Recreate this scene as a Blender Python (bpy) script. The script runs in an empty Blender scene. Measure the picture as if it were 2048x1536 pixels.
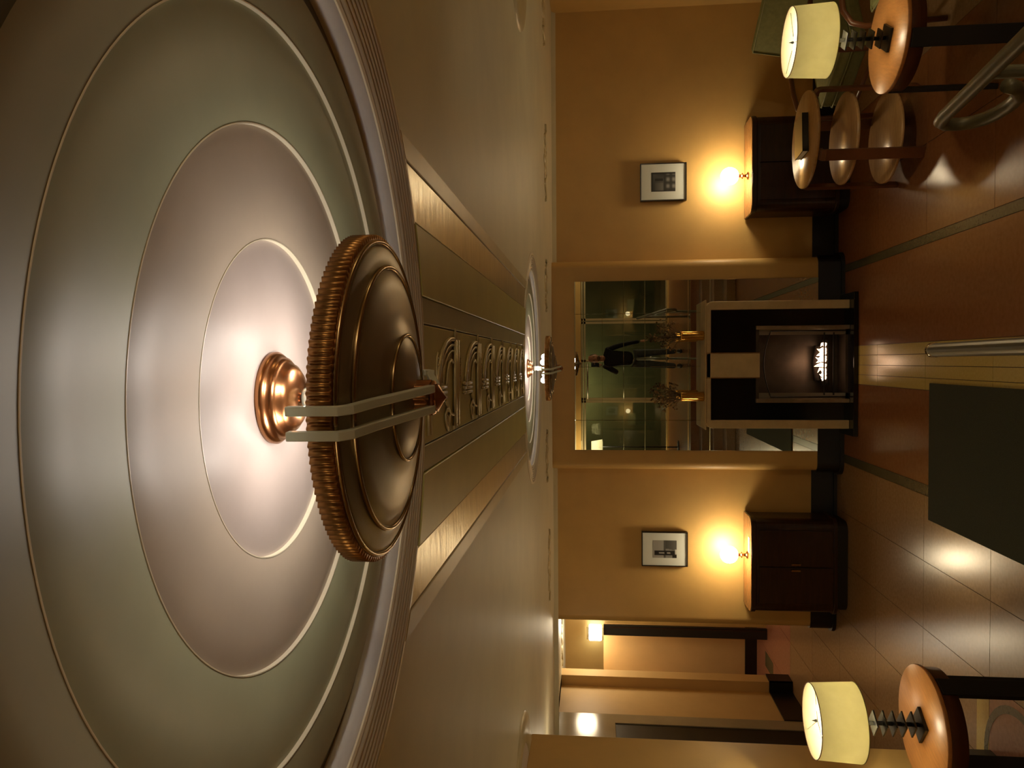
import bpy, bmesh, math, random
from mathutils import Vector, Matrix, Euler
R = math.radians
pi = math.pi
random.seed(7)
sc = bpy.context.scene
col = sc.collection

# ------------------------------------------------------------------ camera, world, exposure
CAM_H = 2.26
PITCH, YAW, ROLL = .1040, -.0292, -.0039
fw = Vector((math.sin(YAW)*math.cos(PITCH), math.cos(YAW)*math.cos(PITCH), math.sin(PITCH)))
rt = Vector((math.cos(YAW), -math.sin(YAW), 0))
up = rt.cross(fw)
c_, s_ = math.cos(ROLL), math.sin(ROLL)
r2 = c_*rt + s_*up
u2 = -s_*rt + c_*up
cd = bpy.data.cameras.new('camera')
cam = bpy.data.objects.new('camera', cd)
col.objects.link(cam)
sc.camera = cam
cd.sensor_fit = 'HORIZONTAL'
cd.sensor_width = 36
cd.lens = 1549.5/2048*36
cd.clip_start = .02
mx = Matrix.Identity(4)            # the phone was held upright but the picture is stored turned by 90 degrees
for i, v in enumerate((-u2, r2, -fw)):
    for j in range(3):
        mx[j][i] = v[j]
mx.translation = (0, 0, CAM_H)
cam.matrix_world = mx

sc.view_settings.view_transform = 'Standard'
sc.view_settings.look = 'None'
sc.view_settings.gamma = 1
sc.view_settings.use_curve_mapping = False
sc.view_settings.exposure = 0.15
w = bpy.data.worlds.new('night'); sc.world = w; w.use_nodes = True
w.node_tree.nodes['Background'].inputs[0].default_value = (.03, .04, .05, 1)
w.node_tree.nodes['Background'].inputs[1].default_value = .3
try:
    sc.cycles.use_denoising = True
    sc.cycles.sample_clamp_indirect = 6
    sc.cycles.max_bounces = 8
    sc.cycles.diffuse_bounces = 5
    sc.cycles.caustics_reflective = False
    sc.cycles.caustics_refractive = False
except Exception:
    pass

def light(name, kind, loc, power, color, size=.05, rot=None, sy=None):
    d = bpy.data.lights.new(name, kind)
    d.energy = power
    d.color = color
    if kind == 'AREA':
        d.size = size
        if sy:
            d.shape = 'RECTANGLE'; d.size_y = sy
    elif kind == 'SPOT':
        d.shadow_soft_size = size
    else:
        d.shadow_soft_size = size
    o = bpy.data.objects.new(name, d)
    o.location = loc
    if rot: o.rotation_euler = rot
    col.objects.link(o)
    return o

# unseen fill lights added behind and beside the photographer, then lights in the hall
FIX_X, FIX_Y = -.046, .988
FIX2_Y = 4.99
WARM = (1, .80, .50)
PEN = (1, .86, .74)
light('rear_fill_light', 'POINT', (2.95, -1.6, 2.15), 36, (1, .88, .62), .1)
light('rear_fill_light', 'POINT', (-2.1, -2.6, 2.15), 22, (1, .88, .62), .1)
light('side_fill_light', 'POINT', (3.1, 1.8, 1.7), 9, (1, .85, .5), .08)  # added side fill, no sconce is built here
light('hall_light', 'POINT', (-3.2, 9.4, 2.35), 18, (1, .80, .52), .12)
light('hall_light', 'POINT', (-3.95, 10.72, 2.35), 15, (1, .82, .55), .05)
light('hall_light', 'POINT', (-3.1, 6.2, 2.3), 4, (1, .82, .55), .1)

# ------------------------------------------------------------------ materials
MATS = {}
def mat(name, base, rough=.6, metal=0, var=0, vscale=6, bump=0, bscale=60, base2=None, spec=.5, emis=None, es=0, coat=0, stretch=None, aniso=False):
    m = bpy.data.materials.new(name); m.use_nodes = True
    nt = m.node_tree; b = nt.nodes['Principled BSDF']
    b.inputs['Base Color'].default_value = (*base, 1)
    b.inputs['Roughness'].default_value = rough
    b.inputs['Metallic'].default_value = metal
    b.inputs['Specular IOR Level'].default_value = spec
    if coat:
        b.inputs['Coat Weight'].default_value = coat
        b.inputs['Coat Roughness'].default_value = .08
    if emis:
        b.inputs['Emission Color'].default_value = (*emis, 1)
        b.inputs['Emission Strength'].default_value = es
    tc = nt.nodes.new('ShaderNodeTexCoord')
    mp = nt.nodes.new('ShaderNodeMapping')
    nt.links.new(tc.outputs['Object'], mp.inputs[0])
    if stretch: mp.inputs['Scale'].default_value = stretch
    if var or base2:
        n = nt.nodes.new('ShaderNodeTexNoise'); n.inputs['Scale'].default_value = vscale
        n.inputs['Detail'].default_value = 6; n.inputs['Roughness'].default_value = .6
        nt.links.new(mp.outputs[0], n.inputs['Vector'])
        cr = nt.nodes.new('ShaderNodeValToRGB')
        cr.color_ramp.elements[0].position = .32; cr.color_ramp.elements[1].position = .68
        if base2:
            a, z = base, base2
        else:
            a = tuple(x*(1-var) for x in base); z = tuple(min(1, x*(1+var)) for x in base)
        cr.color_ramp.elements[0].color = (*a, 1); cr.color_ramp.elements[1].color = (*z, 1)
        nt.links.new(n.outputs['Fac'], cr.inputs[0]); nt.links.new(cr.outputs[0], b.inputs['Base Color'])
    if bump:
        n2 = nt.nodes.new('ShaderNodeTexNoise'); n2.inputs['Scale'].default_value = bscale; n2.inputs['Detail'].default_value = 5
        nt.links.new(mp.outputs[0], n2.inputs['Vector'])
        bp = nt.nodes.new('ShaderNodeBump'); bp.inputs['Strength'].default_value = bump; bp.inputs['Distance'].default_value = .01
        nt.links.new(n2.outputs['Fac'], bp.inputs['Height']); nt.links.new(bp.outputs[0], b.inputs['Normal'])
    MATS[name] = m
    return m

M_wall = mat('ochre_paint', (.56, .36, .12), .45, var=.06, vscale=3, bump=.06, bscale=90)
M_cream = mat('cream_paint', (.60, .42, .20), .55, var=.05, vscale=3, bump=.05)
M_ceil = mat('taupe_ceiling', (.66, .61, .43), .5, var=.06, vscale=2.5, bump=.03, bscale=14)
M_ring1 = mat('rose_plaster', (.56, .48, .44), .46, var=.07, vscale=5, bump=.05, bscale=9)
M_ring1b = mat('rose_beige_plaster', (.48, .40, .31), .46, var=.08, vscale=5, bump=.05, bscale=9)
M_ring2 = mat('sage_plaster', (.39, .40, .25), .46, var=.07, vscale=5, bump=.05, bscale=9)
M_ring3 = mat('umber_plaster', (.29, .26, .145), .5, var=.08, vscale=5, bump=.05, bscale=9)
M_bead = mat('gilt_bead', (.95, .88, .68), .35)
M_cove_shadow = mat('shadowed_olive_cove', (.13, .115, .06), .5)  # olive darkened to stand in for the shade inside the cove
M_silver = mat('silver_leaf', (.80, .80, .80), .40, .1, var=.08, vscale=7, bump=.12, bscale=12)
M_rib = mat('ribbed_gilt', (.64, .56, .41), .38, .2)
M_olive = mat('olive_gilt', (.46, .41, .13), .42, .1, var=.08, vscale=5, bump=.05, bscale=10)
M_sage = mat('sage_band', (.36, .34, .18), .40, .1, var=.08, vscale=5, bump=.05, bscale=10)
M_satin = mat('satin_gilt', (.62, .54, .34), .28, .4, var=.12, vscale=6, bump=.3, bscale=9, stretch=(1, 3.5, 1))
M_tan = mat('tan_band', (.52, .44, .25), .4, .1, var=.08, vscale=6, bump=.06, bscale=12)
M_relief = mat('relief_gilt', (.46, .37, .18), .34, .3)
M_groove = mat('groove_shadow_paint', (.10, .07, .03), .6)
M_copper = mat('copper', (.42, .195, .085), .27, 1, bump=.04, bscale=30)
M_copperd = mat('aged_copper', (.36, .185, .065), .36, 1, var=.25, vscale=20)
M_bronze = mat('brushed_bronze', (.30, .25, .165), .38, .8, var=.18, vscale=4, bump=.03, bscale=40)
M_bead2 = mat('bronze_bead', (.34, .24, .13), .22, 1)
M_black = mat('black_lacquer', (.006, .005, .005), .38)
M_blackm = mat('black_matte', (.008, .007, .006), .5)
M_marble = mat('black_marble', (.004, .004, .005), .12)
M_stone = mat('cream_stone', (.54, .43, .25), .5, var=.10, vscale=9, bump=.06, bscale=50)
M_walnut = mat('dark_walnut', (.028, .009, .004), .28, var=.4, vscale=5, stretch=(1, 1, 8))
M_walnut_lit = mat('lamplit_walnut_top', (.28, .12, .035), .25, var=.3, vscale=5, stretch=(2, 12, 1))  # walnut lightened to carry the globe lamp's glow on the cabinet top
M_maple = mat('orange_maple', (.46, .20, .06), .35, var=.14, vscale=8, stretch=(1.5, 9, 1), bump=.02)
M_maple2 = mat('pale_maple', (.42, .24, .10), .22, var=.14, vscale=8, stretch=(1.5, 9, 1), bump=.02)
M_brownw = mat('brown_wood', (.09, .030, .011), .35, var=.3, vscale=6, stretch=(1, 1, 8))
M_bentw = mat('reddish_bent_wood', (.12, .040, .013), .32, var=.25, vscale=6)
M_steel = mat('satin_steel', (.36, .33, .28), .30, 1, bump=.02)
M_rail = mat('painted_rail', (.13, .12, .075), .42, .3, var=.1)
M_railm = mat('grey_rail', (.17, .19, .16), .34, .4, var=.1)
M_trimst = mat('worn_steel_trim', (.34, .27, .19), .32, .9, var=.2, vscale=8)
M_brass = mat('polished_brass', (.80, .45, .10), .2, 1)
M_chrome = mat('chrome', (.7, .7, .7), .12, 1)
M_mirror = mat('mirror_silver', (.72, .74, .66), .0, 1)
M_green = mat('olive_upholstery', (.22, .22, .08), .85, var=.12, vscale=30, bump=.2, bscale=300)
M_pipe = mat('olive_piping', (.25, .25, .10), .7)
M_carpet = mat('dark_green_carpet', (.022, .024, .010), .95, var=.35, vscale=160, bump=.5, bscale=400)
M_fl_red = mat('rust_terrazzo', (.185, .072, .024), .23, base2=(.22, .09, .034), vscale=30, bump=.015, bscale=20)
M_fl_beige = mat('beige_terrazzo', (.42, .31, .085), .22, base2=(.48, .36, .11), vscale=60, bump=.01)
M_fl_tan = mat('tan_terrazzo', (.22, .13, .06), .23, base2=(.28, .17, .09), vscale=40, bump=.012)
M_fl_pink = mat('rose_terrazzo', (.27, .115, .07), .24, base2=(.34, .15, .095), vscale=40)
M_fl_dark = mat('green_grey_terrazzo', (.050, .048, .025), .25, base2=(.085, .08, .045), vscale=60)
M_grout = mat('grout', (.07, .035, .018), .6)
M_paper = mat('white_paper', (.8, .78, .7), .6)
M_mat = mat('picture_mount', (.66, .70, .66), .7)
M_frame = mat('black_frame', (.012, .007, .005), .3)
M_fireback = mat('smoked_firebox', (.085, .062, .045), .42, .6, var=.25, vscale=6)
M_log = mat('charred_log', (.02, .012, .008), .9, bump=.6, bscale=40)
M_flame = mat('flame', (1, .5, .2), .5, emis=(1, .66, .40), es=5)
M_dried = mat('dried_blossom', (.20, .125, .05), .9, var=.4, vscale=30)
M_stem = mat('dry_stem', (.09, .055, .025), .9)
M_skin = mat('skin', (.52, .27, .17), .5)
M_hair = mat('grey_hair', (.14, .10, .07), .8)
M_shirt = mat('black_shirt', (.006, .007, .011), .85)
M_jeans = mat('blue_grey_jeans', (.06, .078, .09), .9, var=.2, vscale=20)
M_phone = mat('phone_black', (.01, .01, .01), .15)
M_greywall = mat('grey_polished_stone', (.34, .30, .22), .16, var=.08, vscale=4, bump=.02, bscale=6)
M_olivewall = mat('olive_outside_wall', (.17, .15, .065), .8, var=.15, vscale=2)
M_metal = mat('bronze_mullion', (.42, .34, .20), .4, .4)
M_album = mat('glossy_black_album', (.014, .015, .014), .07)
M_bulb = mat('bulb_glow', (1, 1, 1), .5, emis=(1, .93, .86), es=14)
M_globe = mat('lit_globe', (1, 1, 1), .5, emis=(1, .80, .50), es=58)
M_sconce = mat('lit_sconce_glass', (1, 1, 1), .5, emis=(.95, 1, .9), es=9)

def glassmat(name, color, rough=.02, ior=1.49):
    m = bpy.data.materials.new(name); m.use_nodes = True
    b = m.node_tree.nodes['Principled BSDF']
    b.inputs['Base Color'].default_value = (*color, 1)
    b.inputs['Transmission Weight'].default_value = 1
    b.inputs['Roughness'].default_value = rough
    b.inputs['IOR'].default_value = ior
    return m
def acrylmat():
    m = bpy.data.materials.new('frosted_acrylic'); m.use_nodes = True
    nt = m.node_tree; nt.nodes.clear()
    out = nt.nodes.new('ShaderNodeOutputMaterial')
    d = nt.nodes.new('ShaderNodeBsdfDiffuse'); d.inputs[0].default_value = (.88, .9, .78, 1)
    t = nt.nodes.new('ShaderNodeBsdfTranslucent'); t.inputs[0].default_value = (.9, .93, .82, 1)
    g = nt.nodes.new('ShaderNodeBsdfGlossy'); g.inputs['Roughness'].default_value = .12
    a = nt.nodes.new('ShaderNodeMixShader'); a.inputs[0].default_value = .5
    b = nt.nodes.new('ShaderNodeMixShader'); b.inputs[0].default_value = .22
    nt.links.new(d.outputs[0], a.inputs[1]); nt.links.new(t.outputs[0], a.inputs[2])
    nt.links.new(a.outputs[0], b.inputs[1]); nt.links.new(g.outputs[0], b.inputs[2])
    nt.links.new(b.outputs[0], out.inputs[0])
    return m
M_acryl = acrylmat()
M_glass = glassmat('window_glass', (.86, .90, .80), 0, 1.5)

def shademat():
    m = bpy.data.materials.new('parchment_shade'); m.use_nodes = True
    nt = m.node_tree; nt.nodes.clear()
    out = nt.nodes.new('ShaderNodeOutputMaterial')
    mix = nt.nodes.new('ShaderNodeMixShader'); mix.inputs[0].default_value = .45
    d = nt.nodes.new('ShaderNodeBsdfDiffuse'); t = nt.nodes.new('ShaderNodeBsdfTranslucent')
    n = nt.nodes.new('ShaderNodeTexNoise'); n.inputs['Scale'].default_value = 14; n.inputs['Detail'].default_value = 5
    tc = nt.nodes.new('ShaderNodeTexCoord'); nt.links.new(tc.outputs['Object'], n.inputs['Vector'])
    cr = nt.nodes.new('ShaderNodeValToRGB')
    cr.color_ramp.elements[0].position = .3; cr.color_ramp.elements[0].color = (.84, .80, .56, 1)
    cr.color_ramp.elements[1].position = .7; cr.color_ramp.elements[1].color = (.92, .88, .64, 1)
    nt.links.new(n.outputs['Fac'], cr.inputs[0])
    nt.links.new(cr.outputs[0], d.inputs[0]); nt.links.new(cr.outputs[0], t.inputs[0])
    nt.links.new(d.outputs[0], mix.inputs[1]); nt.links.new(t.outputs[0], mix.inputs[2])
    nt.links.new(mix.outputs[0], out.inputs[0])
    return m
M_shade = shademat()

# ------------------------------------------------------------------ mesh helpers
class MB:
    def __init__(s): s.v = []; s.f = []; s.sm = []
    def add(s, vs, fs, smooth=False, mtx=None):
        o = len(s.v)
        for p in vs:
            p = Vector(p)
            s.v.append(tuple(mtx @ p) if mtx else tuple(p))
        for f in fs:
            s.f.append(tuple(i+o for i in f)); s.sm.append(smooth)
        return s
    def box(s, x0, x1, y0, y1, z0, z1, mtx=None):
        v = [(x, y, z) for z in (z0, z1) for y in (y0, y1) for x in (x0, x1)]
        f = [(0, 2, 3, 1), (4, 5, 7, 6), (0, 1, 5, 4), (2, 6, 7, 3), (0, 4, 6, 2), (1, 3, 7, 5)]
        return s.add(v, f, False, mtx)
    def lathe(s, prof, n=64, cx=0, cy=0, smooth=True, a0=0, a1=2*pi, closed=True, mtx=None):
        full = abs(a1-a0-2*pi) < 1e-6
        m = n if full else n+1
        vs = []; fs = []
        for r, z in prof:
            for i in range(m):
                a = a0+(a1-a0)*i/n
                vs.append((cx+r*math.cos(a), cy+r*math.sin(a), z))
        for j in range(len(prof)-1):
            for i in range(n):
                k = (i+1) % m
                fs.append((j*m+i, j*m+k, (j+1)*m+k, (j+1)*m+i))
        return s.add(vs, fs, smooth, mtx)
    def tube(s, pts, r, n=10, smooth=True, cap=True, rad=None, mtx=None, closed=False):
        pts = [Vector(p) for p in pts]
        vs = []; fs = []
        N = len(pts)
        prev = None
        for i, p in enumerate(pts):
            if closed:
                t = (pts[(i+1) % N]-pts[i-1]).normalized()
            else:
                t = (pts[min(i+1, N-1)]-pts[max(i-1, 0)]).normalized()
            if prev is None:
                a = Vector((0, 0, 1)) if abs(t.z) < .9 else Vector((1, 0, 0))
                u = t.cross(a).normalized()
            else:
                u = (prev - t*prev.dot(t)).normalized()
            prev = u
            v = t.cross(u)
            rr = rad[i] if rad else r
            for k in range(n):
                a = 2*pi*k/n
                vs.append(p+(u*math.cos(a)+v*math.sin(a))*rr)
        for i in range(N if closed else N-1):
            j = (i+1) % N
            for k in range(n):
                k2 = (k+1) % n
                fs.append((i*n+k, i*n+k2, j*n+k2, j*n+k))
        if cap and not closed:
            fs.append(tuple(range(n-1, -1, -1))); fs.append(tuple((N-1)*n+k for k in range(n)))
        return s.add(vs, fs, smooth, mtx)
    def prism(s, poly, z0, z1, mtx=None, smooth=False):
        n = len(poly)
        vs = [(x, y, z0) for x, y in poly]+[(x, y, z1) for x, y in poly]
        fs = [tuple(range(n-1, -1, -1)), tuple(range(n, 2*n))]
        fs += [(i, (i+1) % n, n+(i+1) % n, n+i) for i in range(n)]
        return s.add(vs, fs, smooth, mtx)
    def ribbon(s, path, z0, z1, smooth=False):
        n = len(path)
        vs = [(x, y, z0) for x, y in path]+[(x, y, z1) for x, y in path]
        return s.add(vs, [(i, i+1, n+i+1, n+i) for i in range(n-1)], smooth)
    def ball(s, c, r, n=12, m=8, sx=1, sy=1, sz=1):
        prof = [(max(1e-4, r*math.sin(pi*j/m)), -r*math.cos(pi*j/m)) for j in range(m+1)]
        return s.lathe(prof, n, mtx=Matrix.Translation(c) @ Matrix.Diagonal((sx, sy, sz, 1)))
    def build(s, name, m, parent=None, bevel=0, loc=None, seg=2, fix=True, **props):
        me = bpy.data.meshes.new(name)
        me.from_pydata(s.v, [], s.f)
        me.polygons.foreach_set('use_smooth', s.sm)
        if fix:
            b = bmesh.new(); b.from_mesh(me)
            bmesh.ops.recalc_face_normals(b, faces=b.faces)
            b.to_mesh(me); b.free()
        me.materials.append(m)
        me.update()
        o = bpy.data.objects.new(name, me)
        col.objects.link(o)
        if parent: o.parent = parent
        if loc: o.location = loc
        if bevel:
            bv = o.modifiers.new('bevel', 'BEVEL'); bv.width = bevel; bv.segments = seg; bv.limit_method = 'ANGLE'; bv.angle_limit = R(40)
        for k, v in props.items(): o[k] = v
        return o

def tag(o, label, cat, group=None):
    o['label'] = label; o['category'] = cat
    if group: o['group'] = group
    return o
def thing(name, label, cat, loc=(0, 0, 0), rz=0, group=None):
    o = bpy.data.objects.new(name, None); o.empty_display_size = .1
    col.objects.link(o); o.location = loc; o.rotation_euler = (0, 0, rz)
    return tag(o, label, cat, group)
def struct(o, label):
    o['kind'] = 'structure'; o['label'] = label
    return o
def sempty(name, label, loc=(0, 0, 0)):
    o = bpy.data.objects.new(name, None); col.objects.link(o); o.location = loc
    return struct(o, label)
def copy_tree(o, parent=None):
    c = o.copy(); col.objects.link(c)
    if parent: c.parent = parent
    for ch in [x for x in bpy.data.objects if x.parent == o]:
        copy_tree(ch, c)
    return c
def arc(cx, cy, r, a0, a1, n=8):
    return [(cx+r*math.cos(R(a0+(a1-a0)*i/n)), cy+r*math.sin(R(a0+(a1-a0)*i/n))) for i in range(n+1)]

# ------------------------------------------------------------------ the room
ZC = 2.643
XR, YB, XL = 3.32, 7.5, -2.262
YREAR = -3.0
# back wall with the rounded chimney breast
def backpath(d=0.0):
    p = [(XR, YB-d), (.935+d, YB-d), (.935+d, 7.37)]
    p += arc(.865, 7.37-.0, .07+d, 0, -90)[0:]
    p += arc(-.95, 7.37-.0, .07+d, -90, -180)
    p += [(-1.02-d, YB-d), (-2.46, YB-d)]
    p += arc(-2.46, 7.58, .08+d, -90, -180)
    p += [(-2.54-d, 7.9), (-2.54-d, 10.4)]
    return p
struct(MB().ribbon(backpath(), 0, ZC).build('wall_back', M_wall, fix=False), 'ochre painted wall with a rounded chimney breast')
# the baseboard as a solid band in front of the wall
def baseband(path_in, path_out, z0, z1):
    m = MB(); m.ribbon(path_out, z0, z1)
    n = len(path_in)
    vs = [(x, y, z1) for x, y in path_in]+[(x, y, z1) for x, y in path_out]
    m.add(vs, [(i, i+1, n+i+1, n+i) for i in range(n-1)])
    return m
struct(baseband(backpath(), backpath(.016), 0, .225).build('baseboard_back', M_black, fix=False), 'tall black baseboard along the fireplace wall')
struct(baseband(backpath(.015), backpath(.04), 0, .03).build('baseboard_back.001', M_blackm, fix=False), 'low black shoe along the fireplace wall')
m = MB()
for z0, z1, d in ((ZC-.012, ZC, .035), (ZC-.028, ZC-.012, .02), (ZC-.04, ZC-.028, .01)):
    pth = [(XR, YB-d), (-2.54, YB-d), (-3.82, YB-d)]
    m.box(-3.82, XR, YB-d, YB, z0, z1)
struct(m.build('trim_4', M_ceil), 'thin stepped moulding where the ceiling meets the fireplace wall')
struct(MB().box(XR, XR+.1, YREAR, YB+.1, 0, ZC).build('wall_right', M_wall), 'ochre painted side wall')
struct(MB().box(XL-.3, XL, YREAR, 4.64, 0, ZC).build('wall_left', M_wall, bevel=.012), 'ochre painted wall ending at the hall opening')
struct(MB().box(XL, XL+.016, YREAR, 4.64, 0, .225).build('baseboard_left', M_black), 'tall black baseboard')
struct(MB().box(XR-.016, XR, YREAR, 7.48, 0, .225).build('baseboard_right', M_black), 'tall black baseboard')
# hall behind the opening on the left
struct(MB().box(-3.92, -3.82, 4.3, 6.9, 0, ZC).box(-3.92, -3.82, 8.33, 9.05, 0, ZC).box(-4.5, -3.70, 9.05, 9.25, 0, ZC).build('wall_hall', M_cream), 'cream hall wall with a shallow pilaster')
struct(MB().box(-3.92, -3.815, 6.9, 7.15, 0, ZC).box(-3.92, -3.815, 8.13, 8.33, 0, ZC).box(-3.92, -3.815, 7.15, 8.13, 2.04, ZC).build('trim_5', M_greywall), 'polished grey stone surround of the hall door')
dd = struct(MB().box(-3.86, -3.825, 7.15, 8.13, 0, 2.04).build('door_1', M_blackm), 'black hall door')
struct(MB().box(-3.82, -3.804, 8.33, 9.05, 0, .26).box(-3.82, -3.684, 9.034, 9.05, 0, .26).box(-3.82, -3.804, 4.64, 7.15, 0, .26).box(-3.70, -3.684, 9.034, 9.25, 0, .26).build('baseboard_hall', M_black), 'tall black baseboard in the hall')
struct(MB().box(-3.92, XL-.2, 4.3, 4.4, 0, ZC).build('wall_hall_front', M_cream), 'cream hall wall')
struct(MB().box(-4.21, -2.5, 10.4, 10.5, 2.13, ZC).box(-5.2, -4.21, 10.4, 10.5, 0, ZC).box(-3.53, -2.5, 10.4, 10.5, 0, 2.13).build('wall_hall_end', M_wall), 'ochre end wall of the hall with a low opening')
struct(MB().box(-5.2, -2.5, 11.0, 11.1, 0, ZC).box(-5.2, -5.1, 9.2, 11.1, 0, ZC).box(-2.6, -2.5, 10.5, 11.0, 0, ZC).build('wall_lobby', M_cream), 'cream wall seen through the hall opening')
struct(MB().box(-5.1, -2.6, 10.98, 11.0, 0, .16).build('baseboard_lobby', M_black), 'black baseboard through the hall opening')
dr = sempty('door_2', 'open black door leaf beside the hall opening', (-3.60, 10.36, 0))
MB().box(-.07, .07, -.02, .02, .0, 2.13).build('door_leaf', M_blackm, dr)
MB().box(.035, .05, -.03, -.02, .02, 2.05).build('door_edge', M_walnut, dr)
struct(MB().box(-4.6, -3.7, 4.3, 9.1, ZC, ZC+.05).box(-5.3, -2.4, 9.1, 11.1, ZC, ZC+.05).build('ceiling_hall', M_ceil), 'hall ceiling')

# main ceiling with two round openings for the rosettes
RO = .736
def ceilmesh():
    m = MB()
    h = .8
    def rect(x0, x1, y0, y1):
        m.add([(x0, y0, ZC), (x1, y0, ZC), (x1, y1, ZC), (x0, y1, ZC)], [(0, 3, 2, 1)])
    n = 96
    for cy in (FIX_Y, FIX2_Y):
        cx = FIX_X
        vs = []; fs = []
        for i in range(n):
            a = 2*pi*i/n
            c, s = math.cos(a), math.sin(a)
            k = h/max(abs(c), abs(s))
            vs.append((cx+(RO-.01)*c, cy+(RO-.01)*s, ZC)); vs.append((cx+k*c, cy+k*s, ZC))
        for i in range(n):
            j = (i+1) % n
            fs.append((2*i, 2*j, 2*j+1, 2*i+1))
        m.add(vs, fs)
        rect(-3.92, cx-h, cy-h, cy+h); rect(cx+h, XR+.1, cy-h, cy+h)
    rect(-3.92, XR+.1, YREAR-.5, FIX_Y-h)
    rect(-3.92, XR+.1, FIX_Y+h, FIX2_Y-h)
    rect(-3.92, XR+.1, FIX2_Y+h, 7.6)
    rect(-3.92, -2.4, 7.6, 9.1)
    return m
struct(ceilmesh().build('ceiling', M_ceil, fix=False), 'taupe plaster ceiling')
struct(MB().box(-4.4, XR+.4, YREAR-.6, 11.2, ZC+.2, ZC+.3).build('ceiling_slab', M_blackm), 'slab above the ceiling')

def rosette(name, cy, label):
    t = sempty(name, label, (FIX_X, cy, 0))
    z1, z2, z3, z4 = 2.681, 2.675, 2.669, 2.663
    n = 160
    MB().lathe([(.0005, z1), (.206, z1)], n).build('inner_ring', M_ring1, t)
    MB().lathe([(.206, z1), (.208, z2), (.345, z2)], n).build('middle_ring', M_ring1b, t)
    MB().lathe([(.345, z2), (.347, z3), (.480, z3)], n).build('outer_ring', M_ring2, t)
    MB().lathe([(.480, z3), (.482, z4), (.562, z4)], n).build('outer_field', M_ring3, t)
    MB().lathe([(.562, z4), (.564, z4+.010), (.585, z4+.016), (.610, z4+.016)], n).build('cove', M_cove_shadow, t)
    for r, z in ((.206, (z1+z2)/2), (.345, (z2+z3)/2), (.480, (z3+z4)/2)):
        MB().lathe([(r-.0006, z+.0035), (r-.0001, z-.0033), (r+.0013, z-.0034), (r+.0018, z-.0028)], n, smooth=False).build('bead', M_bead, t)
    MB().lathe([(.606, z4+.017), (.608, 2.672), (.620, 2.651), (.624, 2.6505)], n).build('silver_band', M_silver, t)
    MB().lathe([(.6238, 2.654), (.6242, 2.6475), (.632, 2.6455), (.634, 2.649)], n, smooth=False).build('fillet', M_bead, t)
    prof = [(.633, 2.652), (.634, 2.647)]
    r, z = .636, 2.6470
    for i in range(6):
        for k in range(5):
            a = pi*k/4
            prof.append((r+.0062-.0062*math.cos(a), z-.0012*k/4-.0056*math.sin(a)))
        r += .0136; z -= .0013
    prof += [(r, 2.640), (r+.004, 2.6365), (RO+.002, 2.6375), (RO+.004, ZC+.002)]
    MB().lathe(prof, n).build('ribbed_moulding', M_rib, t)
    return t
rosette('trim_1', FIX_Y, 'round stepped plaster rosette nearest the camera')
rosette('trim_2', FIX2_Y, 'round stepped plaster rosette near the fireplace wall')

# the long panelled band between the rosettes
band = sempty('trim_3', 'long panelled ceiling band running from one rosette to the other', (FIX_X-.005, 0, 0))
def strip(name, x0, x1, t, m, sym=True, y0=1.56, y1=4.42):
    # ends follow the rosettes' circle
    for s in ((1, -1) if sym else (1,)):
        a, b = (x0, x1) if s == 1 else (-x1, -x0)
        xs = [a+(b-a)*i/6 for i in range(7)]
        lo = [(x, FIX_Y+math.sqrt(RO**2-x*x)-.004) for x in xs]
        hi = [(x, FIX2_Y-math.sqrt(RO**2-x*x)+.004) for x in xs]
        MB().prism(lo+hi[::-1], ZC-t, ZC+.004).build(name, m, band, bevel=.0015, seg=1)
strip('ornament_panel', -.134, .134, .006, M_olive, False)
strip('sage_strip', .139, .197, .004, M_sage)
strip('olive_panel', .198, .347, .009, M_olive)
strip('satin_strip', .353, .463, .003, M_satin)
strip('tan_strip', .464, .512, .007, M_tan)
strip('groove', .134, .139, .0005, M_groove)
strip('groove', .347, .353, .0005, M_groove)

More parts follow.
